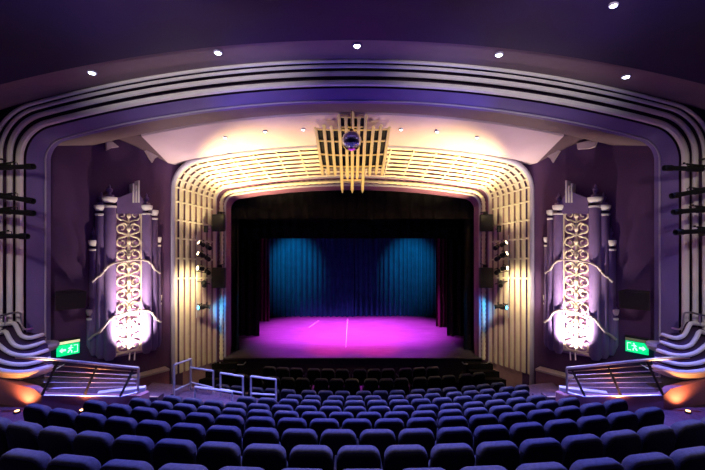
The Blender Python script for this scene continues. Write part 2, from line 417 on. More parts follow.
    # wavy bands crossing the columns
    for pl, pr in ((((92, 282), (97, 277), (100, 275.5), (104, 271), (108, 266), (113, 263.5)), ((143, 260), (148, 261), (151, 264), (155, 270), (160, 273))),
                   (((88.5, 340), (94, 335.5), (99, 332.5), (104, 327), (109, 320), (113.5, 316.5)), ((143, 310), (148, 310.5), (152, 313), (156, 319), (161, 322)))):
        for ptl in (pl, pr, (pl[-1], ((pl[-1][0]+pr[0][0])/2, (pl[-1][1]+pr[0][1])/2-1.5), pr[0])):
            m = MB(s)
            nn = [.16, .2, .3, .3, .42, .4] if ptl is pl else ([.36, .36, .3, .22, .12] if ptl is pr else [.4, .3, .36])
            pts = [WP(x_, y_, n_) for (x_, y_), n_ in zip(ptl, nn)]
            dense = []
            for a, b in zip(pts[:-1], pts[1:]): dense += [a.lerp(b, k/4) for k in range(4)]
            dense.append(pts[-1])
            m.tube(dense, .036 if len(ptl) != 3 else .024, 8); m.build('wave_band', 'wave', t)
    # bracket with the uplighter under the grille
    m = MB(s)
    for x_ in (130, 135):
        m.tube([WP(x_, 350, .1), WP(x_-.6, 360, .42)], .02, 6)
    m.build('lamp_bracket', 'white', t)
    m = MB(s); lp = WP(137, 347, .55)
    lp = WP(138, 346, .52)
    def sx(v): return Vector((v.x*s, v.y, v.z))
    spot('grille_uplight', sx(WP(138, 352, .8)), sx(WP(130, 322, .12)), 700, (1, .84, .74), 98, .8, .06)
    spot('grille_uplight', sx(WP(142, 352, 1.3)), sx(WP(129, 250, .1)), 650, (1, .80, .62), 50, .8, .06)

# plaster cusps where cove ceiling meets side walls
for s in (1, -1):
    for (pts, lb) in ((((144, 151), (154, 149.5), (164, 155), (157.5, 156.5), (153.5, 159), (151.3, 163)), 'by the proscenium'),
                      (((105.3, 137), (110, 141), (118, 147.4), (111, 148.3), (105.6, 151)) if s == 1 else ((93, 132), (107, 139), (127, 144), (126.5, 149.5), (115, 149), (109, 147), (107, 142)), 'by the outer arch')):
        m = MB(s); m.prism([WP(x_, y_, .04) for x_, y_ in pts], WN*.10)
        o = m.build('plaster_cusp', 'plaster', None, 20)
        tag(o, 'pale pointed plaster cusp high on the %s wall, %s' % (SIDE[s], lb), 'plaster ornament', 'plaster cusps')

# low ledges along the side walls
for s in (1, -1):
    m = MB(s)
    a = WP(95, 391, .02); b = WP(165, 372, .02)
    z = ZC-4.2; a.z = z; b.z = z
    m.prism([a, b, b+WN*.34, a+WN*.34], (0, 0, -.06)); o = m.build('wall_ledge', 'cream', None, 0)
    tag(o, 'cream topped low ledge along the foot of the %s wall' % SIDE[s], 'ledge')
    m = MB(s); m.prism([a+Vector((0, 0, -.06)), b+Vector((0, 0, -.06)), b+WN*.3+Vector((0, 0, -.06)), a+WN*.3+Vector((0, 0, -.06))], (0, 0, -1.1)); o2 = m.build('ledge_plinth', 'retain', o, 0)

# ================================================================== PARAPETS, RAMPS, LANDINGS
RA = Vector((-6.78, 8.2, 0)); RB = Vector((-5.10, 9.02, 0))
for s in (1, -1):
    sd = SIDE[s]
    m = MB(s)
    top = [Vector((-9.2, 8.75, ZC-3.1)), Vector((-6.98, 8.25, ZC-3.38)), Vector((-6.78, 8.2, ZC-3.5)), Vector((-5.10, 9.02, ZC-3.86)), Vector((-5.05, 9.35, ZC-3.9))]
    inn = [p+Vector((0, .16, 0)) if i < 3 else p+Vector((-.12, .1, 0)) for i, p in enumerate(top)]
    m.loft([[Vector((p.x, p.y, 0)) for p in top], top, inn, [Vector((p.x, p.y, 0)) for p in inn]], False)
    struct(m.build('wall_parapet_'+sd, 'retain', None, 20))
    # walkway floor behind the parapet, falling to the landing
    m = MB(s)
    m.prism([Vector((-9.2, 8.8, ZC-3.42)), Vector((-6.8, 8.3, ZC-3.62)), Vector((-5.15, 9.1, ZC-4.0)), Vector((-5.5, 9.9, ZC-4.1)), Vector((-6.7, 11.2, ZC-4.1)), Vector((-8.3, 9.5, ZC-3.5))], (0, 0, -.2))
    struct(m.build('floor_walkway_'+sd, 'carpet', None, 0))
    m = MB(s); a = PH(97, 9.1, 3.84); b = PH(145, 9.5, 3.86)
    m.prism([a, b, b+Vector((-.06, .16, 0)), a+Vector((-.06, .16, 0))], (0, 0, -.1)); o = m.build('step_nosing', 'white', None, 0)
    tag(o, 'white edge kerb at the foot of the %s balustrade' % sd, 'kerb')
    # landing steps
    m = MB(s)
    for k, (y_, h_) in enumerate(((9.75, 4.15), (10.05, 4.29))):
        m.box((-5.45+.1*k, y_, ZC-h_-.25), (.95, .32, .5)); 
    m.build('tmp', 'carpet').name = 'landing_step'; o = bpy.data.objects['landing_step'] if s == 1 else [q for q in bpy.data.objects if q.name.startswith('landing_step')][-1]
    tag(o, 'short carpeted steps with pale edges beside the %s wall' % sd, 'steps')
    for k, (y_, h_) in enumerate(((9.6, 4.15), (9.9, 4.29))):
        m = MB(s); m.box((-5.45+.1*k, y_+.02, ZC-h_+.005), (.95, .05, .03)); m.build('nosing', 'tan', o)
    # balustrade
    t = thing('balustrade', 'steel balustrade with raking posts and wires on the %s parapet' % sd, 'balustrade', (RA.x*s, RA.y, ZC-3.5))
    tl = P(47.5, 358.7, 8.25); tr = P(138.4, 368.2, 9.05)
    m = MB(s); m.tube([tl+Vector((-.6, -.1, .07)), tl, tr], .033, 10); m.build('handrail', 'steel', t)
    m = MB(s); m.tube([tr, P(137.8, 392.5, 9.05)], .026, 8); m.build('end_post', 'steel', t)
    bl = P(41.5, 395.3, 8.2); br = P(137, 392.5, 9.0); bm_ = P(121, 396.6, 8.8)
    m = MB(s); m.tube([bl, bm_, br], .02, 6); m.build('bottom_rail', 'steel', t)
    for (x0, y0), (x1, y1) in (((58.5, 361), (42, 395)), ((97.5, 365), (84, 396)), ((133.5, 369), (120, 396.5))):
        k0 = (x0-47.5)/91; k1 = (x1-41.5)/95
        m = MB(s); m.tube([P(x0, y0, 8.25+.8*k0), P(x1, y1, 8.2+.72*k1)], .028, 6); m.build('raking_post', 'dark_metal', t)
    for j in range(1, 6):
        k = j/6.2
        a = tl.lerp(bl, k); b = tr.lerp(P(137.8, 392.5, 9.05), k*.95)
        m = MB(s); m.tube([a, b], .0065, 5); m.build('wire', 'wire', t)
    # uplighters at the parapet foot
    for (x_, y_, D_, w) in ((17, 410, 8.05, 'outer'), (82, 409, 8.2, 'inner')):
        p = P(x_, y_, D_)
        q = Vector((p.x*s, p.y, p.z))
        u = thing('wall_uplighter', '%s amber uplighter behind the seats at the %s parapet foot' % (w, sd), 'uplighter', q-Vector((0, 0, .12)), 'amber parapet uplighters')
        m = MB(s); m.lathe([(.05, -.12), (.06, -.1), (.06, -.02), (.045, -.02)], p, n=14); m.build('body', 'dark_metal', u)
        m = MB(s); m.lathe([(.001, -.02), (.044, -.02), (.04, -.012), (.001, -.01)], p, n=14); m.build('lens', 'amber', u)
        sp = spot('amber_uplight', q+Vector((0, 0, .02)), q+Vector((0, .42, .8)), 55 if w == 'outer' else 30, (1, .36, .11), 130, .8, .04)

# wheelchair platform with the tube rails (left only)
m = MB()
m.prism([Vector((-5.9, 10.15, ZC-4.42)), Vector((-4.2, 9.78, ZC-4.42)), Vector((-3.0, 9.45, ZC-4.42)), Vector((-2.0, 9.35, ZC-4.42)), Vector((-1.95, 9.95, ZC-4.42)), Vector((-3.8, 10.6, ZC-4.42)), Vector((-4.7, 10.95, ZC-4.42)), Vector((-6.0, 11.3, ZC-4.42))], (0, 0, -.9))
tag(m.build('wheelchair_platform', 'carpet', None, 0), 'carpeted platform behind the tube rails on the left', 'platform')
m = MB(-1)
m.prism([Vector((-5.9, 10.15, ZC-4.42)), Vector((-4.9, 9.95, ZC-4.42)), Vector((-4.7, 10.95, ZC-4.42)), Vector((-6.0, 11.3, ZC-4.42))], (0, 0, -.9))
tag(m.build('side_landing', 'carpet', None, 0), 'carpeted landing at the end of the right hand rows', 'landing')
def frame_rail(tl, tr, br, bl, label, low=.0):
    b = min(bl, br, key=lambda p: p.z)
    t = thing('guard_rail', label, 'railing', Vector((bl.x, bl.y, ZC-4.42)), 'silver tube rails around the platform')
    f = Vector((0, 0, ZC-4.42))
    for p in (tl, tr):
        m = MB(); m.tube([Vector((p.x, p.y, ZC-4.42)), p], .026, 8); m.build('post', 'silver', t)
    m = MB(); m.tube([tl, tr], .028, 8); m.build('top_rail', 'silver', t)
    if bl is not tl: m = MB(); m.tube([bl, br], .024, 8); m.build('bottom_rail', 'silver', t)
p1, p1b = P(174, 365, 10.3), P(174.5, 390.5, 10.3); p2, p2b = P(191, 359, 10.8), P(191, 383, 10.8)
frame_rail(p1, p2, p2b, p1b, 'silver tube rail slanting up beside the left wall steps')
frame_rail(P(190.6, 367.5, 10.76), P(213.3, 371, 10.48), P(213.3, 387.8, 10.48), P(190.6, 382.5, 10.76), 'silver tube guard frame second from the left wall')
frame_rail(P(220.5, 373, 10.35), P(243, 376.5, 10.1), P(243, 393, 10.1), P(220.5, 389, 10.35), 'silver tube guard frame between its two square neighbours')
frame_rail(P(251, 376.5, 10.1), P(276, 379.5, 9.9), P(276, 395, 9.9), P(251, 393.5, 10.1), 'silver tube guard frame nearest the middle seats')
a_, b_ = P(195, 387, 9.85), P(232, 392, 9.5)
t = thing('guard_rail', 'low pale tube rail behind the last left hand seats', 'railing', Vector((a_.x, a_.y, ZC-4.42)), 'silver tube rails around the platform')
for p in (a_, b_):
    m = MB(); m.tube([Vector((p.x, p.y, ZC-4.42)), p], .026, 8); m.build('post', 'silver', t)
m = MB(); m.tube([a_, b_], .035, 8); m.build('top_rail', 'silver', t)
# small hand rails of the stage steps
for s, pts_, lab in ((1, ((219.6, 362.4), (221.5, 364.6), (243.4, 364.6), (245.8, 362)), 'thin silver step rail at the left stage corner'),
                     (-1, ((243, 361.8), (241, 364), (217.5, 363.5), (216.3, 361)), 'thin silver step rail at the right stage corner, upper one'),
                     (-1, ((224.5, 371.3), (215.5, 370.7), (214, 368.5)), 'thin silver step rail at the right stage corner, lower one')):
    m = MB(s); m.tube([P(x_, y_, 13.55) for x_, y_ in pts_], .017, 6)
    e = P(*pts_[0], 13.55); t = None
    o = m.build('step_rail', 'silver', None); tag(o, lab, 'railing', 'stage step rails')
# stage side steps (black blocks left and right in front of the stage)
for s in (1, -1):
    m = MB(s)
    for k in range(3): m.box((-4.85, 13.6-.22*k, (stage_z-.12-.2*k)/2), (1.4, .24, stage_z-.12-.2*k))
    tag(m.build('stage_steps', 'drape', None, 0), 'black steps up to the stage on the %s' % SIDE[s], 'steps')

# ================================================================== BOX BALCONIES
def smooth_line(pts, n=28):
    """Catmull-Rom through pts, resampled to n points"""
    pts = [Vector(p) for p in pts]; out = []
    e = [pts[0]*2-pts[1]]+pts+[pts[-1]*2-pts[-2]]
    for i in range(1, len(e)-2):
        for k in range(12):
            u = k/12; a, b, c, d = e[i-1], e[i], e[i+1], e[i+2]
            out.append(.5*((2*b)+(c-a)*u+(2*a-5*b+4*c-d)*u*u+(3*b-a-3*c+d)*u**3))
    out.append(pts[-1])
    L_ = [0]
    for a, b in zip(out[:-1], out[1:]): L_.append(L_[-1]+(b-a).length)
    res = []; j = 0
    for k in range(n):
        g = L_[-1]*k/(n-1)
        while j < len(out)-2 and L_[j+1] < g: j += 1
        d = max(1e-9, L_[j+1]-L_[j]); res.append(out[j].lerp(out[j+1], min(1, (g-L_[j])/d)))
    return res
for s in (1, -1):
    sd = SIDE[s]
    t = thing('box_balcony', 'curved violet box balcony with white wave ledges at the far %s' % sd, 'balcony', Vector((-8.0*s, 8.9, ZC-3.4)))
    ribs = [[(-26, 330, 9.0), (0, 325, 8.98), (8, 323.8, 8.96), (14, 323.3, 8.92), (17, 328, 8.9), (21.5, 335.5, 8.9), (29, 338, 8.92), (36, 336.5, 9.0), (42.5, 334.7, 9.2)],
            [(-26, 340, 8.85), (0, 332.8, 8.86), (5.5, 331.8, 8.82), (9, 338, 8.78), (14, 344.5, 8.76), (21, 347.3, 8.76), (29, 346.8, 8.8), (37, 344.5, 8.9), (43.8, 342.3, 9.1)],
            [(-26, 333, 8.85), (-10, 338, 8.76), (0, 346, 8.68), (8, 352, 8.64), (17, 355, 8.62), (26, 355.6, 8.62), (34, 354.4, 8.68), (41, 352.3, 8.8), (47, 350.4, 9.0)],
            [(-26, 350, 8.66), (-12, 356, 8.58), (0, 361, 8.52), (8, 363.3, 8.49), (17, 364.5, 8.48), (26, 364.3, 8.5), (34, 362.7, 8.56), (42, 360.6, 8.68), (49.2, 358.7, 8.9)],
            [(-26, 362, 8.54), (-12, 367, 8.46), (0, 370.4, 8.41), (10, 372, 8.38), (19, 372.5, 8.37), (28, 372, 8.4), (36, 370.3, 8.46), (44, 368.2, 8.58), (51.2, 366.5, 8.8)]]
    lines = [smooth_line([P(*q) for q in r]) for r in ribs]
    for k, ln in enumerate(lines):
        m = MB(s); m.tube(ln, .048 if k < 4 else .055, 10); m.build('wave_ledge', 'white', t)
    rows = []
    for k, ln in enumerate(lines):
        if k: rows.append([p+Vector((0, .035, .03)) for p in ln])
        rows.append([p+Vector((0, .0, -.01)) for p in ln])
        if k < 4:
            rows.append([Vector((p.x, p.y, p.z)).lerp(q, .35)+Vector((0, .10, -.02)) for p, q in zip(ln, lines[k+1])])
    top = [Vector((p.x-.1-.35*(i/27)**2, p.y+.7*(1-(i/27)**2)+.06, p.z+.05)) for i, p in enumerate(lines[0])]
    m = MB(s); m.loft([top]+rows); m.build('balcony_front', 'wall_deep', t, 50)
    # bowl below
    l5 = lines[4]; bowl = []
    for k in range(7):
        a = k/6*PI/2; d = .75*(1-math.cos(a)); h = .34*math.sin(a)
        bowl.append([Vector((p.x-.25*(1-math.cos(a)), p.y+d, p.z-.04-h*(.45+.55*min(1, (len(l5)-1-i)/16)))) for i, p in enumerate(l5)])
    m = MB(s); m.loft(bowl); m.build('underside_bowl', 'cream', t, 50)
    m = MB(s)
    rl = smooth_line([P(-20, 318, 8.9), P(0, 315.6, 8.9), P(12, 313, 8.9), P(19, 312.5, 8.9), P(21, 314.5, 8.9), P(21.6, 321, 8.9), P(23, 327.5, 8.9), P(26, 329.3, 8.95), P(33, 328, 9.15)], 34)
    m.tube(rl, .022, 8); m.tube([P(5, 314.6, 8.9), P(5, 325, 8.93)], .018, 6); m.build('top_rail', 'steel', t)
    # rounded base shelf of the arch pier, just behind the box
    pc = Vector((-7.72, 9.45, ZC-2.76))
    m = MB(s); m.lathe([(.14, -.16), (.25, -.11), (.29, -.02), (.27, .04), (.15, .07)], pc, n=28); o = m.build('pier_base', 'rim', None)
    tag(o, 'rounded pale base moulding of the %s arch pier' % sd, 'moulding')

# ================================================================== STAGE DRAPES
def pleats(x0, x1, D, z0, z1, n, amp, seed, mname, flare=.02, slant=0):
    rnd = random.Random(seed); ph = rnd.random()*6; K = n*8; m = MB(); front = []; back = []
    w = [rnd.uniform(.75, 1.3) for _ in range(n+1)]; cum = [0]
    for a in w[:n]: cum.append(cum[-1]+a)
    ys = []
    for i in range(K+1):
        k = i/8; j = min(n-1, int(k)); fr = k-j
        u = (cum[j]+(cum[j+1]-cum[j])*fr)/cum[n]
        ys.append((u, math.sin(2*PI*fr)*amp*w[j]+math.sin(4*PI*fr+ph)*amp*.2))
    rows = []
    for zz in (0, .06, .3, .6, .9, 1.0):
        g = .65+.35*zz if zz else .8
        rows.append([Vector((x0+(x1-x0)*u, D+dy*g+slant*u+.02*math.sin(9*u+3*zz), z1+(z0-z1)*zz)) for u, dy in ys])
    m.loft(rows); m.loft([[p+Vector((0, .012, 0)) for p in r] for r in rows[::-1]])
    # side and hem closing
    for r in (rows[0], rows[-1]): m.loft([r, [p+Vector((0, .012, 0)) for p in r]])
    return m
zf = stage_z+.015
DB = 20.75
xl = (255-CX)/F*DB; xr = (445-CX)/F*DB
for a, b, seed, sd in ((xl, .08, 3, 'left'), (-.02, xr, 5, 'right')):
    o = pleats(a, b, DB+(.0 if sd == 'left' else .12), zf, ZC+.2, 20, .10, seed, 'blue_drape').build('stage_curtain', 'blue_drape', None, 60)
    tag(o, 'blue lit pleated curtain forming the %s half of the stage backdrop' % sd, 'curtain', 'blue backdrop curtains')
def leg_drape(xa, xb, D, sd, mname, label, n=5, amp=.05):
    o = pleats((xa-CX)/F*D, (xb-CX)/F*D, D, zf, ZC+1.4, n, amp, int(xa), mname).build('leg_curtain', mname, None, 60)
    tag(o, label, 'curtain', 'stage leg curtains')
leg_drape(244, 269.5, 19.6, 'left', 'red_drape', 'narrow reddish leg curtain at the left end of the blue backdrop', 6, .06)
leg_drape(436, 462, 18.4, 'right', 'red_drape', 'narrow reddish leg curtain at the right end of the blue backdrop', 6, .06)
leg_drape(222, 259.5, 16.7, 'left', 'drape', 'black leg curtain beside the left reddish drape')
leg_drape(447, 485, 16.7, 'right', 'drape', 'black leg curtain beside the right reddish drape')
leg_drape(205, 239, 14.7, 'left', 'drape', 'black leg curtain just inside the left proscenium edge')
leg_drape(464, 500, 14.7, 'right', 'drape', 'black leg curtain just inside the right proscenium edge')
m = pleats(-5.6, 5.6, 16.4, ZC-.15, ZC+3.6, 26, .03, 8, 'drape'); tag(m.build('border_curtain', 'drape', None, 60), 'wide black border curtain across the top of the stage', 'curtain')
m = pleats(-5.9, 5.9, 14.5, ZC+.62, ZC+3.8, 28, .03, 9, 'drape'); tag(m.build('house_border', 'drape', None, 60), 'black valance hanging just behind the proscenium crown', 'curtain')

# ================================================================== SPEAKERS, LANTERNS, SIGNS
for s in (1, -1):
    sd = SIDE[s]
    # hung proscenium speakers
    for (x0, x1, y0, y1, nm) in ((213.5, 225.5, 214.5, 231.5, 'upper'), (213.3, 226.3, 267.5, 287.5, 'lower')):
        D = 13.3; c = P((x0+x1)/2, (y0+y1)/2, D); w = (x1-x0)/F*D; h = (y1-y0)/F*D
        t = thing('hung_speaker', '%s black speaker hung on the %s proscenium edge' % (nm, sd), 'speaker', (c.x*s, c.y, c.z-h/2), 'proscenium speakers')
        m = MB(s)
        m.loft([[c+Vector((sx_*w/2*k_, dy, sz*h/2*k_)) for sx_, sz in ((-1, -1), (1, -1), (1, 1), (-1, 1))] for dy, k_ in ((-.16, .97), (-.14, 1), (.0, 1), (.2, .72))], True, True)
        m.build('cabinet', 'speaker', t, 30)
        m = MB(s); m.box(c+Vector((0, -.165, 0)), (w*.88, .02, h*.9), bev=.006); m.build('front_mesh', 'mesh', t)
        m = MB(s); m.box(c+Vector((0, .02, h/2+.05)), (w*.35, .08, .11), bev=.01); m.tube([c+Vector((0, .05, h/2+.08)), c+Vector((0, .5, h/2+.1))], .02, 6); m.build('bracket', 'dark_metal', t)
    # small black box above the lantern cluster
    c = P(206, 229, 12.9)
    m = MB(s); m.box(c, (.11, .14, .23), bev=.012); m.box(c+Vector((0, -.073, 0)), (.085, .012, .19), bev=.004); m.tube([c, c+Vector((0, .3, 0))], .015, 6)
    tag(m.build('small_loudspeaker', 'speaker', None), 'tiny black loudspeaker above the %s lantern cluster' % sd, 'speaker')
    # wall wedge speakers
    c = WP(69, 299, .24)
    R_ = Matrix.Rotation(math.atan2(WN.x, -WN.y), 3, 'Z')
    t = thing('wall_speaker', 'black wedge loudspeaker on the %s wall above the exit sign' % sd, 'speaker', (c.x*s, c.y, c.z-.3))
    def WL(a, b, n): p = c+(-WT)*a+WN*n; return Vector((p.x, p.y, c.z+b))
    m = MB(s)
    fr = [WL(-.34, -.24, .20), WL(.32, -.26, .20), WL(.32, .20, .30), WL(-.34, .22, .30)]
    bk = [WL(-.26, -.20, -.18), WL(.26, -.20, -.18), WL(.26, .22, -.18), WL(-.26, .22, -.18)]
    m.loft([bk, fr], True, True); m.build('cabinet', 'speaker', t, 20)
    m = MB(s); m.prism([WL(-.31, -.215, .207), WL(.29, -.235, .203), WL(.29, .175, .296), WL(-.31, .195, .296)], WN*.012); m.build('front_mesh', 'mesh', t, 0)
    m = MB(s); m.tube([WL(0, 0, -.1), WL(0, 0, -.25)], .04, 8); m.build('wall_bracket', 'dark_metal', t)
    # exit signs
    ye = 0 if s == 1 else -2
    t = thing('exit_sign', 'glowing green exit sign with running figure on the %s wall' % sd, 'sign', (WP(68, 352, .05).x*s, WP(68, 352, .05).y, WP(68, 352, .05).z))
    def corner(x_, y_, n): return WP(x_, y_+ye, n)
    c = WP(68, 349.3+ye, .06); hw_, hh_ = .25, .15
    def EL(a, b, n): p = c+(-WT)*a+WN*n; return Vector((p.x, p.y, c.z+b))
    m = MB(s); m.prism([EL(-hw_, -hh_, 0), EL(hw_, -hh_, 0), EL(hw_, hh_, 0), EL(-hw_, hh_, 0)], WN*.03); m.build('sign_face', 'green', t, 0)
    m = MB(s); m.prism([EL(-hw_-.01, hh_+.005, -.05), EL(hw_+.01, hh_+.005, -.05), EL(hw_+.01, hh_+.13, -.05), EL(-hw_-.01, hh_+.13, -.05)], WN*.10); m.build('housing', 'dark_metal', t, 0)
    m = MB(s); m.prism([EL(-hw_, hh_+.02, .052), EL(hw_, hh_+.02, .052), EL(hw_, hh_+.085, .052), EL(-hw_, hh_+.085, .052)], WN*.01); m.build('lamp_strip', 'strip' if s == 1 else 'tan', t, 0)
    # symbols are read from the audience on both sides: arrow outwards, runner, door
    def sym(pts):
        m = MB(s); m.prism([EL(a*.76, b*.85, .031) for a, b in pts], WN*.004); return m
    sym([(-.26, 0), (-.17, .08), (-.17, .03), (-.07, .03), (-.07, -.03), (-.17, -.03), (-.17, -.08)]).build('arrow', 'signwhite', t, 0)
    m = sym([(.16, -.12), (.28, -.12), (.28, .12), (.16, .12), (.16, .10), (.26, .10), (.26, -.10), (.16, -.10)]); m.build('door_symbol', 'signwhite', t, 0)
    m = MB(s)
    for pg in ([(.03, .02), (.07, -.03), (.10, .06), (.055, .08)], [(.03, .0), (.06, -.03), (.0, -.11), (-.03, -.09)], [(.05, -.02), (.08, -.02), (.12, -.06), (.11, -.12), (.085, -.12), (.09, -.065)], [(.05, .07), (.06, .05), (-.0, .02), (-.01, .04)], [(.09, .06), (.1, .035), (.15, .03), (.145, .05)], [(.085+.026*math.cos(k), .105+.026*math.sin(k)) for k in (0, .9, 1.8, 2.7, 3.6, 4.5, 5.4)]):
        m.prism([EL(a*.76, b*.85, .031) for a, b in pg], WN*.004)
    m.build('running_figure', 'signwhite', t, 0)
    q = WP(68, 350, .25); point('exit_glow', (q.x*s, q.y, q.z), 1.2, (.05, 1, .4), .15)

def lantern(p, d, L, r, label, group, lens, s, yoke=True):
    """theatre lantern: body tube with stepped nose, rear cap, yoke and clamp, pointing along d"""
    d = Vector(d).normalized()
    q = Vector((p.x*s, p.y, p.z))
    t = thing('stage_lantern', label, 'stage light', q, group)
    m = MB(s); m.lathe([(r*.55, -L*.5), (r*.95, -L*.46), (r, -L*.1), (r*.78, -L*.06), (r*.78, L*.28), (r*1.0, L*.32), (r*1.0, L*.5), (r*.9, L*.5), (r*.85, L*.44)], p, d, 14); m.build('body', 'black', t)
    if lens:
        m = MB(s); m.lathe([(.001, L*.44), (r*.84, L*.44), (r*.8, L*.455), (.001, L*.47)], p, d, 14); m.build('lens', lens, t)
    side = d.cross(Vector((0, 0, 1))).normalized(); upv = side.cross(d)
    m = MB(s); m.tube([p+side*r*1.05, p+side*r*1.1+upv*r*1.5, p-side*r*1.1+upv*r*1.5, p-side*r*1.05], r*.13, 6); m.box(p+upv*r*1.7, (r*.5, r*.5, r*.6), bev=.004); m.build('yoke', 'dark_metal', t)
    return t
words_ = ['topmost', 'second', 'third', 'fourth', 'lowest']
for s in (1, -1):
    sd = SIDE[s]
    # outer booms at the picture edge
    bx = -8.28
    t = thing('lighting_boom', 'black vertical lantern boom on the far %s outer arch' % sd, 'boom', (bx*s, 8.55, ZC-1.0))
    m = MB(s); m.tube([Vector((bx, 8.55, ZC-.3)), Vector((bx, 8.55, ZC+2.0))], .028, 8); m.build('pole', 'black', t)
    m = MB(s)
    for z in (.0, 1.8): m.tube([Vector((bx, 8.55, ZC+z)), Vector((bx-.05, 9.05, ZC+z))], .022, 6)
    m.build('wall_bracket', 'dark_metal', t)
    data = [(14, 167, .0), (14, 198, -.16), (14, 212, -.07), (8, 236, -.02)] if s == 1 else [(21, 168.5, .0), (14, 192.5, -.18), (12, 210.5, -.08), (10, 231.5, -.04)]
    for k, (x_, y_, tilt) in enumerate(data):
        p = P(x_, y_, 8.38)
        lantern(p, (1, -.12, tilt), .98, .068, '%s long black lantern on the far %s boom' % (['topmost', 'second highest', 'third highest', 'lowest'][k], sd), 'boom lanterns', None, s)
        m = MB(s); m.tube([p+Vector((-.05, 0, .1)), Vector((bx, 8.55, p.z+.06))], .02, 6); m.build('clamp_arm', 'dark_metal', bpy.data.objects[[o.name for o in bpy.data.objects if o.name.startswith('stage_lantern')][-1]])
    # clusters on the proscenium splay
    t = thing('lighting_boom', 'slim boom carrying the lantern cluster on the %s proscenium ribs' % sd, 'boom', (P(199, 312, 12.75).x*s, 12.75, P(199, 312, 12.75).z))
    m = MB(s); m.tube([P(196.5, 318, 12.75), P(196.5, 235, 12.75)], .018, 8); m.build('pole', 'silver', t)
    m = MB(s)
    for y_ in (247, 259, 274, 284, 307): m.tube([P(196.5, y_-3, 12.75), P(210, y_, 12.75)], .014, 6)
    m.build('arm', 'dark_metal', t)
    spec = [(201.5, 244, 'warm_lens'), (208.5, 247.5, None), (201, 254.5, 'warm_lens'), (207.5, 258.5, None), (200.5, 268.5, 'warm_lens'), (207.5, 272, None), (204, 284, None), (201, 307.5, 'blue_lens'), (206.5, 306.5, None)]
    dirs = [(-.6, -.7, .5), (.6, -.7, -.2), (-.6, -.7, .4), (.6, -.7, -.2), (-.5, -.8, .2), (.6, -.7, -.2), (.3, -.6, -.3), (-.4, -.8, .1), (.8, .2, -.1)]
    nm = ['top outer', 'top inner', 'second outer', 'second inner', 'third outer', 'third inner', 'single middle', 'lowest outer', 'lowest inner']
    for (x_, y_, ln_), d_, n_ in zip(spec, dirs, nm):
        lantern(P(x_, y_, 12.68), d_, .25, .075, '%s black lantern in the %s proscenium cluster' % (n_, sd), 'proscenium cluster lanterns', ln_ if ln_ != 'blue_lens' else 'blue_lens', s)

# downlights
def downlight(p, label, group, r=.06, energy=60, color=(.5, .55, 1), tgt=None, angle=120):
    t = thing('recessed_downlight', label, 'downlight', p, group)
    m = MB(); m.lathe([(r*1.0, .02), (r*1.45, .02), (r*1.5, -.012), (r*1.2, -.02), (r*1.0, -.005)], p, n=18); m.build('trim_ring', 'rim', t)
    m = MB(); m.lathe([(.001, -.008), (r, -.008), (r*.9, -.03), (.001, -.04)], p, n=16); m.build('lens', 'lens', t)
    spot('downlight_beam', p-Vector((0, 0, .07)), tgt or (p-Vector((0, 0, 3))), energy, color, angle, .5, .05)
def vault_pt(x, y, zc, R=30):
    # point on a barrel vault of crown zc seen at pixel (x, y)
    D = 8.0
    for _ in range(30):
        X = (x-CX)/F*D; z = zc-R+math.sqrt(R*R-X*X); D = z*F/(CY-y)
    return Vector((X, D, ZC+z))
for (x_, y_), n_ in zip(((92, 72), (218, 52), (357, 45), (499, 54), (626, 76)), ('leftmost of the five downlights in', 'second from left of the five downlights in', 'middle one of the five downlights in', 'second from right of the five downlights in', 'rightmost of the five downlights in')):
    p = vault_pt(x_, y_, 4.17); p.z -= .01
    downlight(p, n_+' the taupe soffit', 'soffit downlights', .065, 3500, (.15, .17, 1.0), Vector((p.x*.78, 6.2, ZC-2.8)), 80)
p = vault_pt(613.5, 5, 4.11)
downlight(p, 'single downlight in the dark violet ceiling at upper right', 'ceiling downlights', .05, 120, (.4, .42, 1.0))
for (x_, y_), n_ in zip(((225, 137), (265, 131), (303, 129), (401, 129), (437, 131), (477, 137)), ('leftmost', 'second from left', 'left of centre', 'right of centre', 'second from right', 'rightmost')):
    # sloped cove: z = 3.40-.297*(D-10.6) less the vault fall
    D = 11
    for _ in range(40):
        X = (x_-CX)/F*D; z = 3.40-.302*(D-10.6)-29+math.sqrt(29*29-X*X); D = .5*D+.5*z*F/(CY-y_)
    downlight(Vector((X, D, ZC+z-.01)), n_+' of the six small downlights in the pale cove', 'cove downlights', .04, 1250, (.36, .40, 1.0), Vector((X*1.15, 8.9, ZC-4.0)), 46)

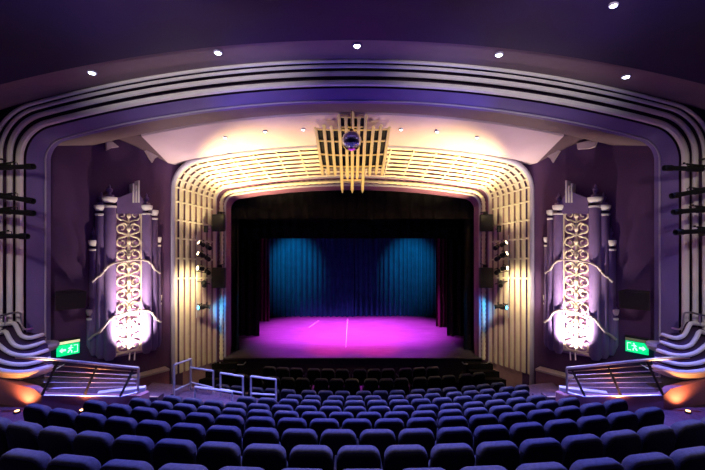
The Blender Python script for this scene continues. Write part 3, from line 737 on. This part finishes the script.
# ================================================================== SEATS
def rrect(w, z0, z1, r, inset=0, n=5):
    w = w/2-inset; z0 += inset; z1 -= inset; r = max(.01, r-inset); pts = []
    for cx_, cz_, a0 in ((w-r, z1-r, 0), (-w+r, z1-r, PI/2), (-w+.05, z0+.05, PI), (w-.05, z0+.05, 1.5*PI)):
        rr = r if a0 < 3 else .05
        for k in range(n+1):
            a = a0+PI/2*k/n
            zz = cz_+rr*math.sin(a)
            x = cx_+rr*math.cos(a)
            if a0 < 3: zz += .022*(1-(x/w)**2)
            pts.append((x, zz))
    return pts
def make_seat():
    t = bpy.data.objects.new('theatre_seat', None); col.objects.link(t); t['_local'] = 1; t.empty_display_size = .1
    lean = lambda p, y: Vector((p[0], y-(p[1]-.4)*.16, p[1]))
    m = MB(); rows = []
    for y, ins in ((-.055, .035), (-.05, .015), (-.035, .003), (-.01, 0), (.04, .002), (.065, .012), (.085, .035), (.092, .07)):
        rows.append([lean(p, y) for p in rrect(.478, .34, .85, .10, ins)])
    m.loft(rows, True, True); m.build('backrest', 'fabric', t, 60)
    m = MB(); m.loft([[lean(p, y) for p in rrect(.486, .28, .812, .10, i_)] for y, i_ in ((.02, 0), (-.035, .0), (-.058, .006), (-.072, .03))], True, True); m.build('back_shell', 'shell', t, 50)
    m = MB()    # tipped-up cushion
    rows = []
    for y, ins in ((.10, .05), (.11, .01), (.15, 0), (.20, .01), (.22, .05)):
        rows.append([Vector((p[0], y+(p[1]-.3)*.12, p[1])) for p in rrect(.42, .26, .56, .08, ins)])
    m.loft(rows, True, True); m.build('seat_cushion', 'fabric', t, 60)
    m = MB(); m.box((-.26, .16, .52), (.04, .36, .05), bev=.012); m.build('armrest', 'shell', t)
    m = MB(); m.box((-.26, .12, .25), (.04, .28, .5), bev=.008); m.box((-.26, .12, .012), (.05, .34, .024), bev=.006); m.build('pedestal', 'shell', t)
    return t
proto = make_seat()
del proto['_local']
def dup(src):
    c = src.copy(); col.objects.link(c)
    for ch in src.children:
        k = ch.copy(); k.parent = c; col.objects.link(k)
    return c
ORD = ['first', 'second', 'third', 'fourth', 'fifth', 'sixth', 'seventh', 'eighth', 'ninth', 'tenth', 'eleventh', 'twelfth', 'thirteenth', 'fourteenth', 'fifteenth', 'sixteenth', 'seventeenth', 'eighteenth', 'nineteenth', 'twentieth', 'twenty-first', 'twenty-second', 'twenty-third', 'twenty-fourth', 'twenty-fifth', 'twenty-sixth', 'twenty-seventh', 'twenty-eighth', 'twenty-ninth', 'thirtieth']
W1 = .535
# per row: offset of a seat (or of a group of three) from the axis, grouped?, first and last visible pixel
SPEC = [(.09, 0, -8, 714), (.067, 0, -8, 713), (-.187, 0, 38, 668), (.07, 0, 95, 612), (-.21, 0, 138, 569), (.054, 0, 172, 536), (.058, 0, 237, 518), (.05, 1, 288, 520), (-.774, 1, 220, 506), (-.504, 1, 221, 482), (-.84, 1, 262, 441)]
first = True; n_seats = 0; seats = {}
for ri, ((D, h), (o0, grp, xa, xb)) in enumerate(zip(ROWS, SPEC)):
    pos = []
    if grp:
        for g in range(-5, 6):
            for k in (-1, 0, 1): pos.append((o0+g*1.582+k*.487, k))
    else:
        pitch = .52
        for k in range(-24, 25): pos.append((o0+k*pitch, 0))
    pos.sort(); row = []
    for x_, k in pos:
        th = x_/ARC; X, Y = arcpt(D-.03, th)
        px = CX+F*X/Y
        if xa-2 <= px <= xb+2: row.append((X, Y, th, px, k))
    fromstage = len(ROWS)-ri
    for j, (X, Y, th, px, k) in enumerate(row):
        if first: o = proto; first = False
        else: o = dup(proto)
        o.location = (X, Y, ZC-h-SEAT_H); o.rotation_euler = (0, 0, th)
        o.scale = (.935, 1, 1) if grp else (1, 1, 1)
        rown = 'front row by the stage' if fromstage == 1 else ('nearest row to the camera' if ri == 0 else ORD[fromstage-1]+' row from the stage')
        tag(o, 'dark padded theatre seat, %s from the left in the %s' % (ORD[j], rown), 'theatre seat', 'theatre seats in curved rows')
        n_seats += 1; seats[(ri, j)] = o
        if j == len(row)-1 or (grp and k == 1):      # closing arm of a row or of a bank of three
            for ch in [c_ for c_ in o.children if c_.name.startswith(('armrest', 'pedestal'))]:
                e = ch.copy(); e.parent = o; e.location.x = .52; col.objects.link(e)
# brass number plates that catch the light on a few seat backs
for (px_, ri) in ((64.5, 0), (118, 0), (299, 2), (347.5, 2), (385, 2), (162, 0), (410, 3)):
    best = min([(abs(CX+F*o.location.x/o.location.y-px_), r) for (r, j), o in seats.items() for _ in (0,) if r == ri])[0]
    for (r, j), o in seats.items():
        if r == ri and abs(abs(CX+F*o.location.x/o.location.y-px_)-best) < 1e-6:
            if any(c_.name.startswith('number_plate') for c_ in o.children): break
            m = MB(); m.box((0, 0, 0), (.035, .006, .02), bev=.002)
            pl = m.build('number_plate', 'brass', None); pl.parent = o; pl.location = (.02, -.118, .80); pl.rotation_euler = (-.5, 0, 0); break
print('seats', n_seats)

# ================================================================== LIGHT
blue = (.12, .16, 1)
# stage washes
for X in (-2.6, 0, 2.6): spot('stage_wash', (X*.85, 18.1, ZC+.8), (X*.8, 18.0, stage_z), 14000, (.82, .06, 1), 66, .8, .2)
for X in (-2.4, 2.4): spot('stage_front_wash', (X, 14.9, ZC+1.3), (X*.6, 16.0, stage_z), 5500, (.62, .04, 1), 62, .9, .2)
for X in (-1.1, 1.1): spot('stage_red', (X, 14.75, ZC+1.2), (X*.8, 15.05, stage_z), 6500, (1, .02, .12), 26, .9, .1)
spot('curtain_blue', (-3.4, 17.6, ZC+.9), (-3.2, DB, ZC-1.6), 2100, (.02, .32, 1), 50, .9, .2)
spot('curtain_blue', (3.4, 17.6, ZC+.9), (3.2, DB, ZC-1.6), 2100, (.02, .32, 1), 50, .9, .2)
for s in (1, -1):
    # cluster floods: up over the cove and the ribs
    spot('rib_flood', (-4.7*s, 12.1, ZC-.3), (-3.3*s, 12.9, ZC+2.4), 3600, (1, .74, .30), 78, .9, .1)
    spot('cove_flood', (-5.0*s, 11.7, ZC+.2), (-4.3*s, 11.6, ZC+3.0), 250, (1, .80, .76), 105, .9, .1)
    spot('rib_wash', (-4.95*s, 12.2, ZC-1.5), (-5.6*s, 12.6, ZC-1.7), 90, (1, .82, .48), 120, .9, .08)
    spot('rib_low_wash', (-4.9*s, 10.9, ZC-.6), (-5.45*s, 12.9, ZC-3.2), 380, (1, .78, .48), 44, .9, .1)
    p = P(206.5, 306.5, 12.7); spot('edge_blue', (p.x*s+.1*s, p.y, p.z), (-4.62*s, 14.0, ZC-2.9), 420, (.03, .38, 1), 70, .9, .05)
    spot('crown_fill', (-1.6*s, 9.9, ZC-.2), (-.5*s, 11.4, ZC+2.2), 330, (1, .72, .32), 55, .9, .1)  # unseen spot away from the clusters, added to brighten the starburst
    # spots without fixtures, added to light outer arch, ceiling, rib corners, boxes and walls
    spot('arch_blue', (-4.2*s, 9.75, ZC+.6), (-1.2*s, 9.42, ZC+3.45), 260, (.14, .12, 1), 75, .9, .1)
    spot('ceiling_blue', (-5.5*s, 7.2, ZC+1.2), (-2.0*s, 5.0, ZC+4.1), 60, (.2, .10, 1), 120, .9, .2)
    spot('band_white', (-3.0*s, 3.0, ZC+2.6), (-3.6*s, 9.0, ZC+3.9), 760, (.95, .84, .88), 56, .9, .2)
    spot('band_side', (-5.6*s, 5.2, ZC+1.6), (-8.5*s, 9.0, ZC+.9), 170, (1, .84, .70), 40, .9, .15)
    spot('rib_corner', (-4.5*s, 11.7, ZC-.9), (-5.2*s, 12.8, ZC+1.5), 330, (1, .80, .45), 56, .9, .1)
    spot('box_wash', (-6.0*s, 3.8, ZC+2.6), (-7.9*s, 8.8, ZC-2.0), 520, (1, .88, .92), 31, .9, .15)
    spot('wall_wash', (-2.2*s, 7.5, ZC+2.8), (-7.0*s, 10.8, ZC+.2), 65, (.72, .34, 1), 60, .9, .2)
# unseen spots without fixtures, added to whiten the nearest seat tops
for X in (-4.5, 0, 4.5): spot('near_row_fill', (X, 4.6, ZC+3.6), (X, 3.2, ZC-2.2), 1000, (.85, .75, 1), 46, .8, .1)
w = bpy.data.worlds.new('world'); bpy.context.scene.world = w; w.use_nodes = True
w.node_tree.nodes['Background'].inputs[0].default_value = (.3, .2, .6, 1); w.node_tree.nodes['Background'].inputs[1].default_value = .01
sc = bpy.context.scene
sc.view_settings.view_transform = 'Standard'; sc.view_settings.look = 'None'; sc.view_settings.exposure = 0; sc.view_settings.gamma = 1
sc.view_settings.use_curve_mapping = False
try:
    sc.cycles.use_denoising = True; sc.cycles.sample_clamp_indirect = 4
except Exception: pass
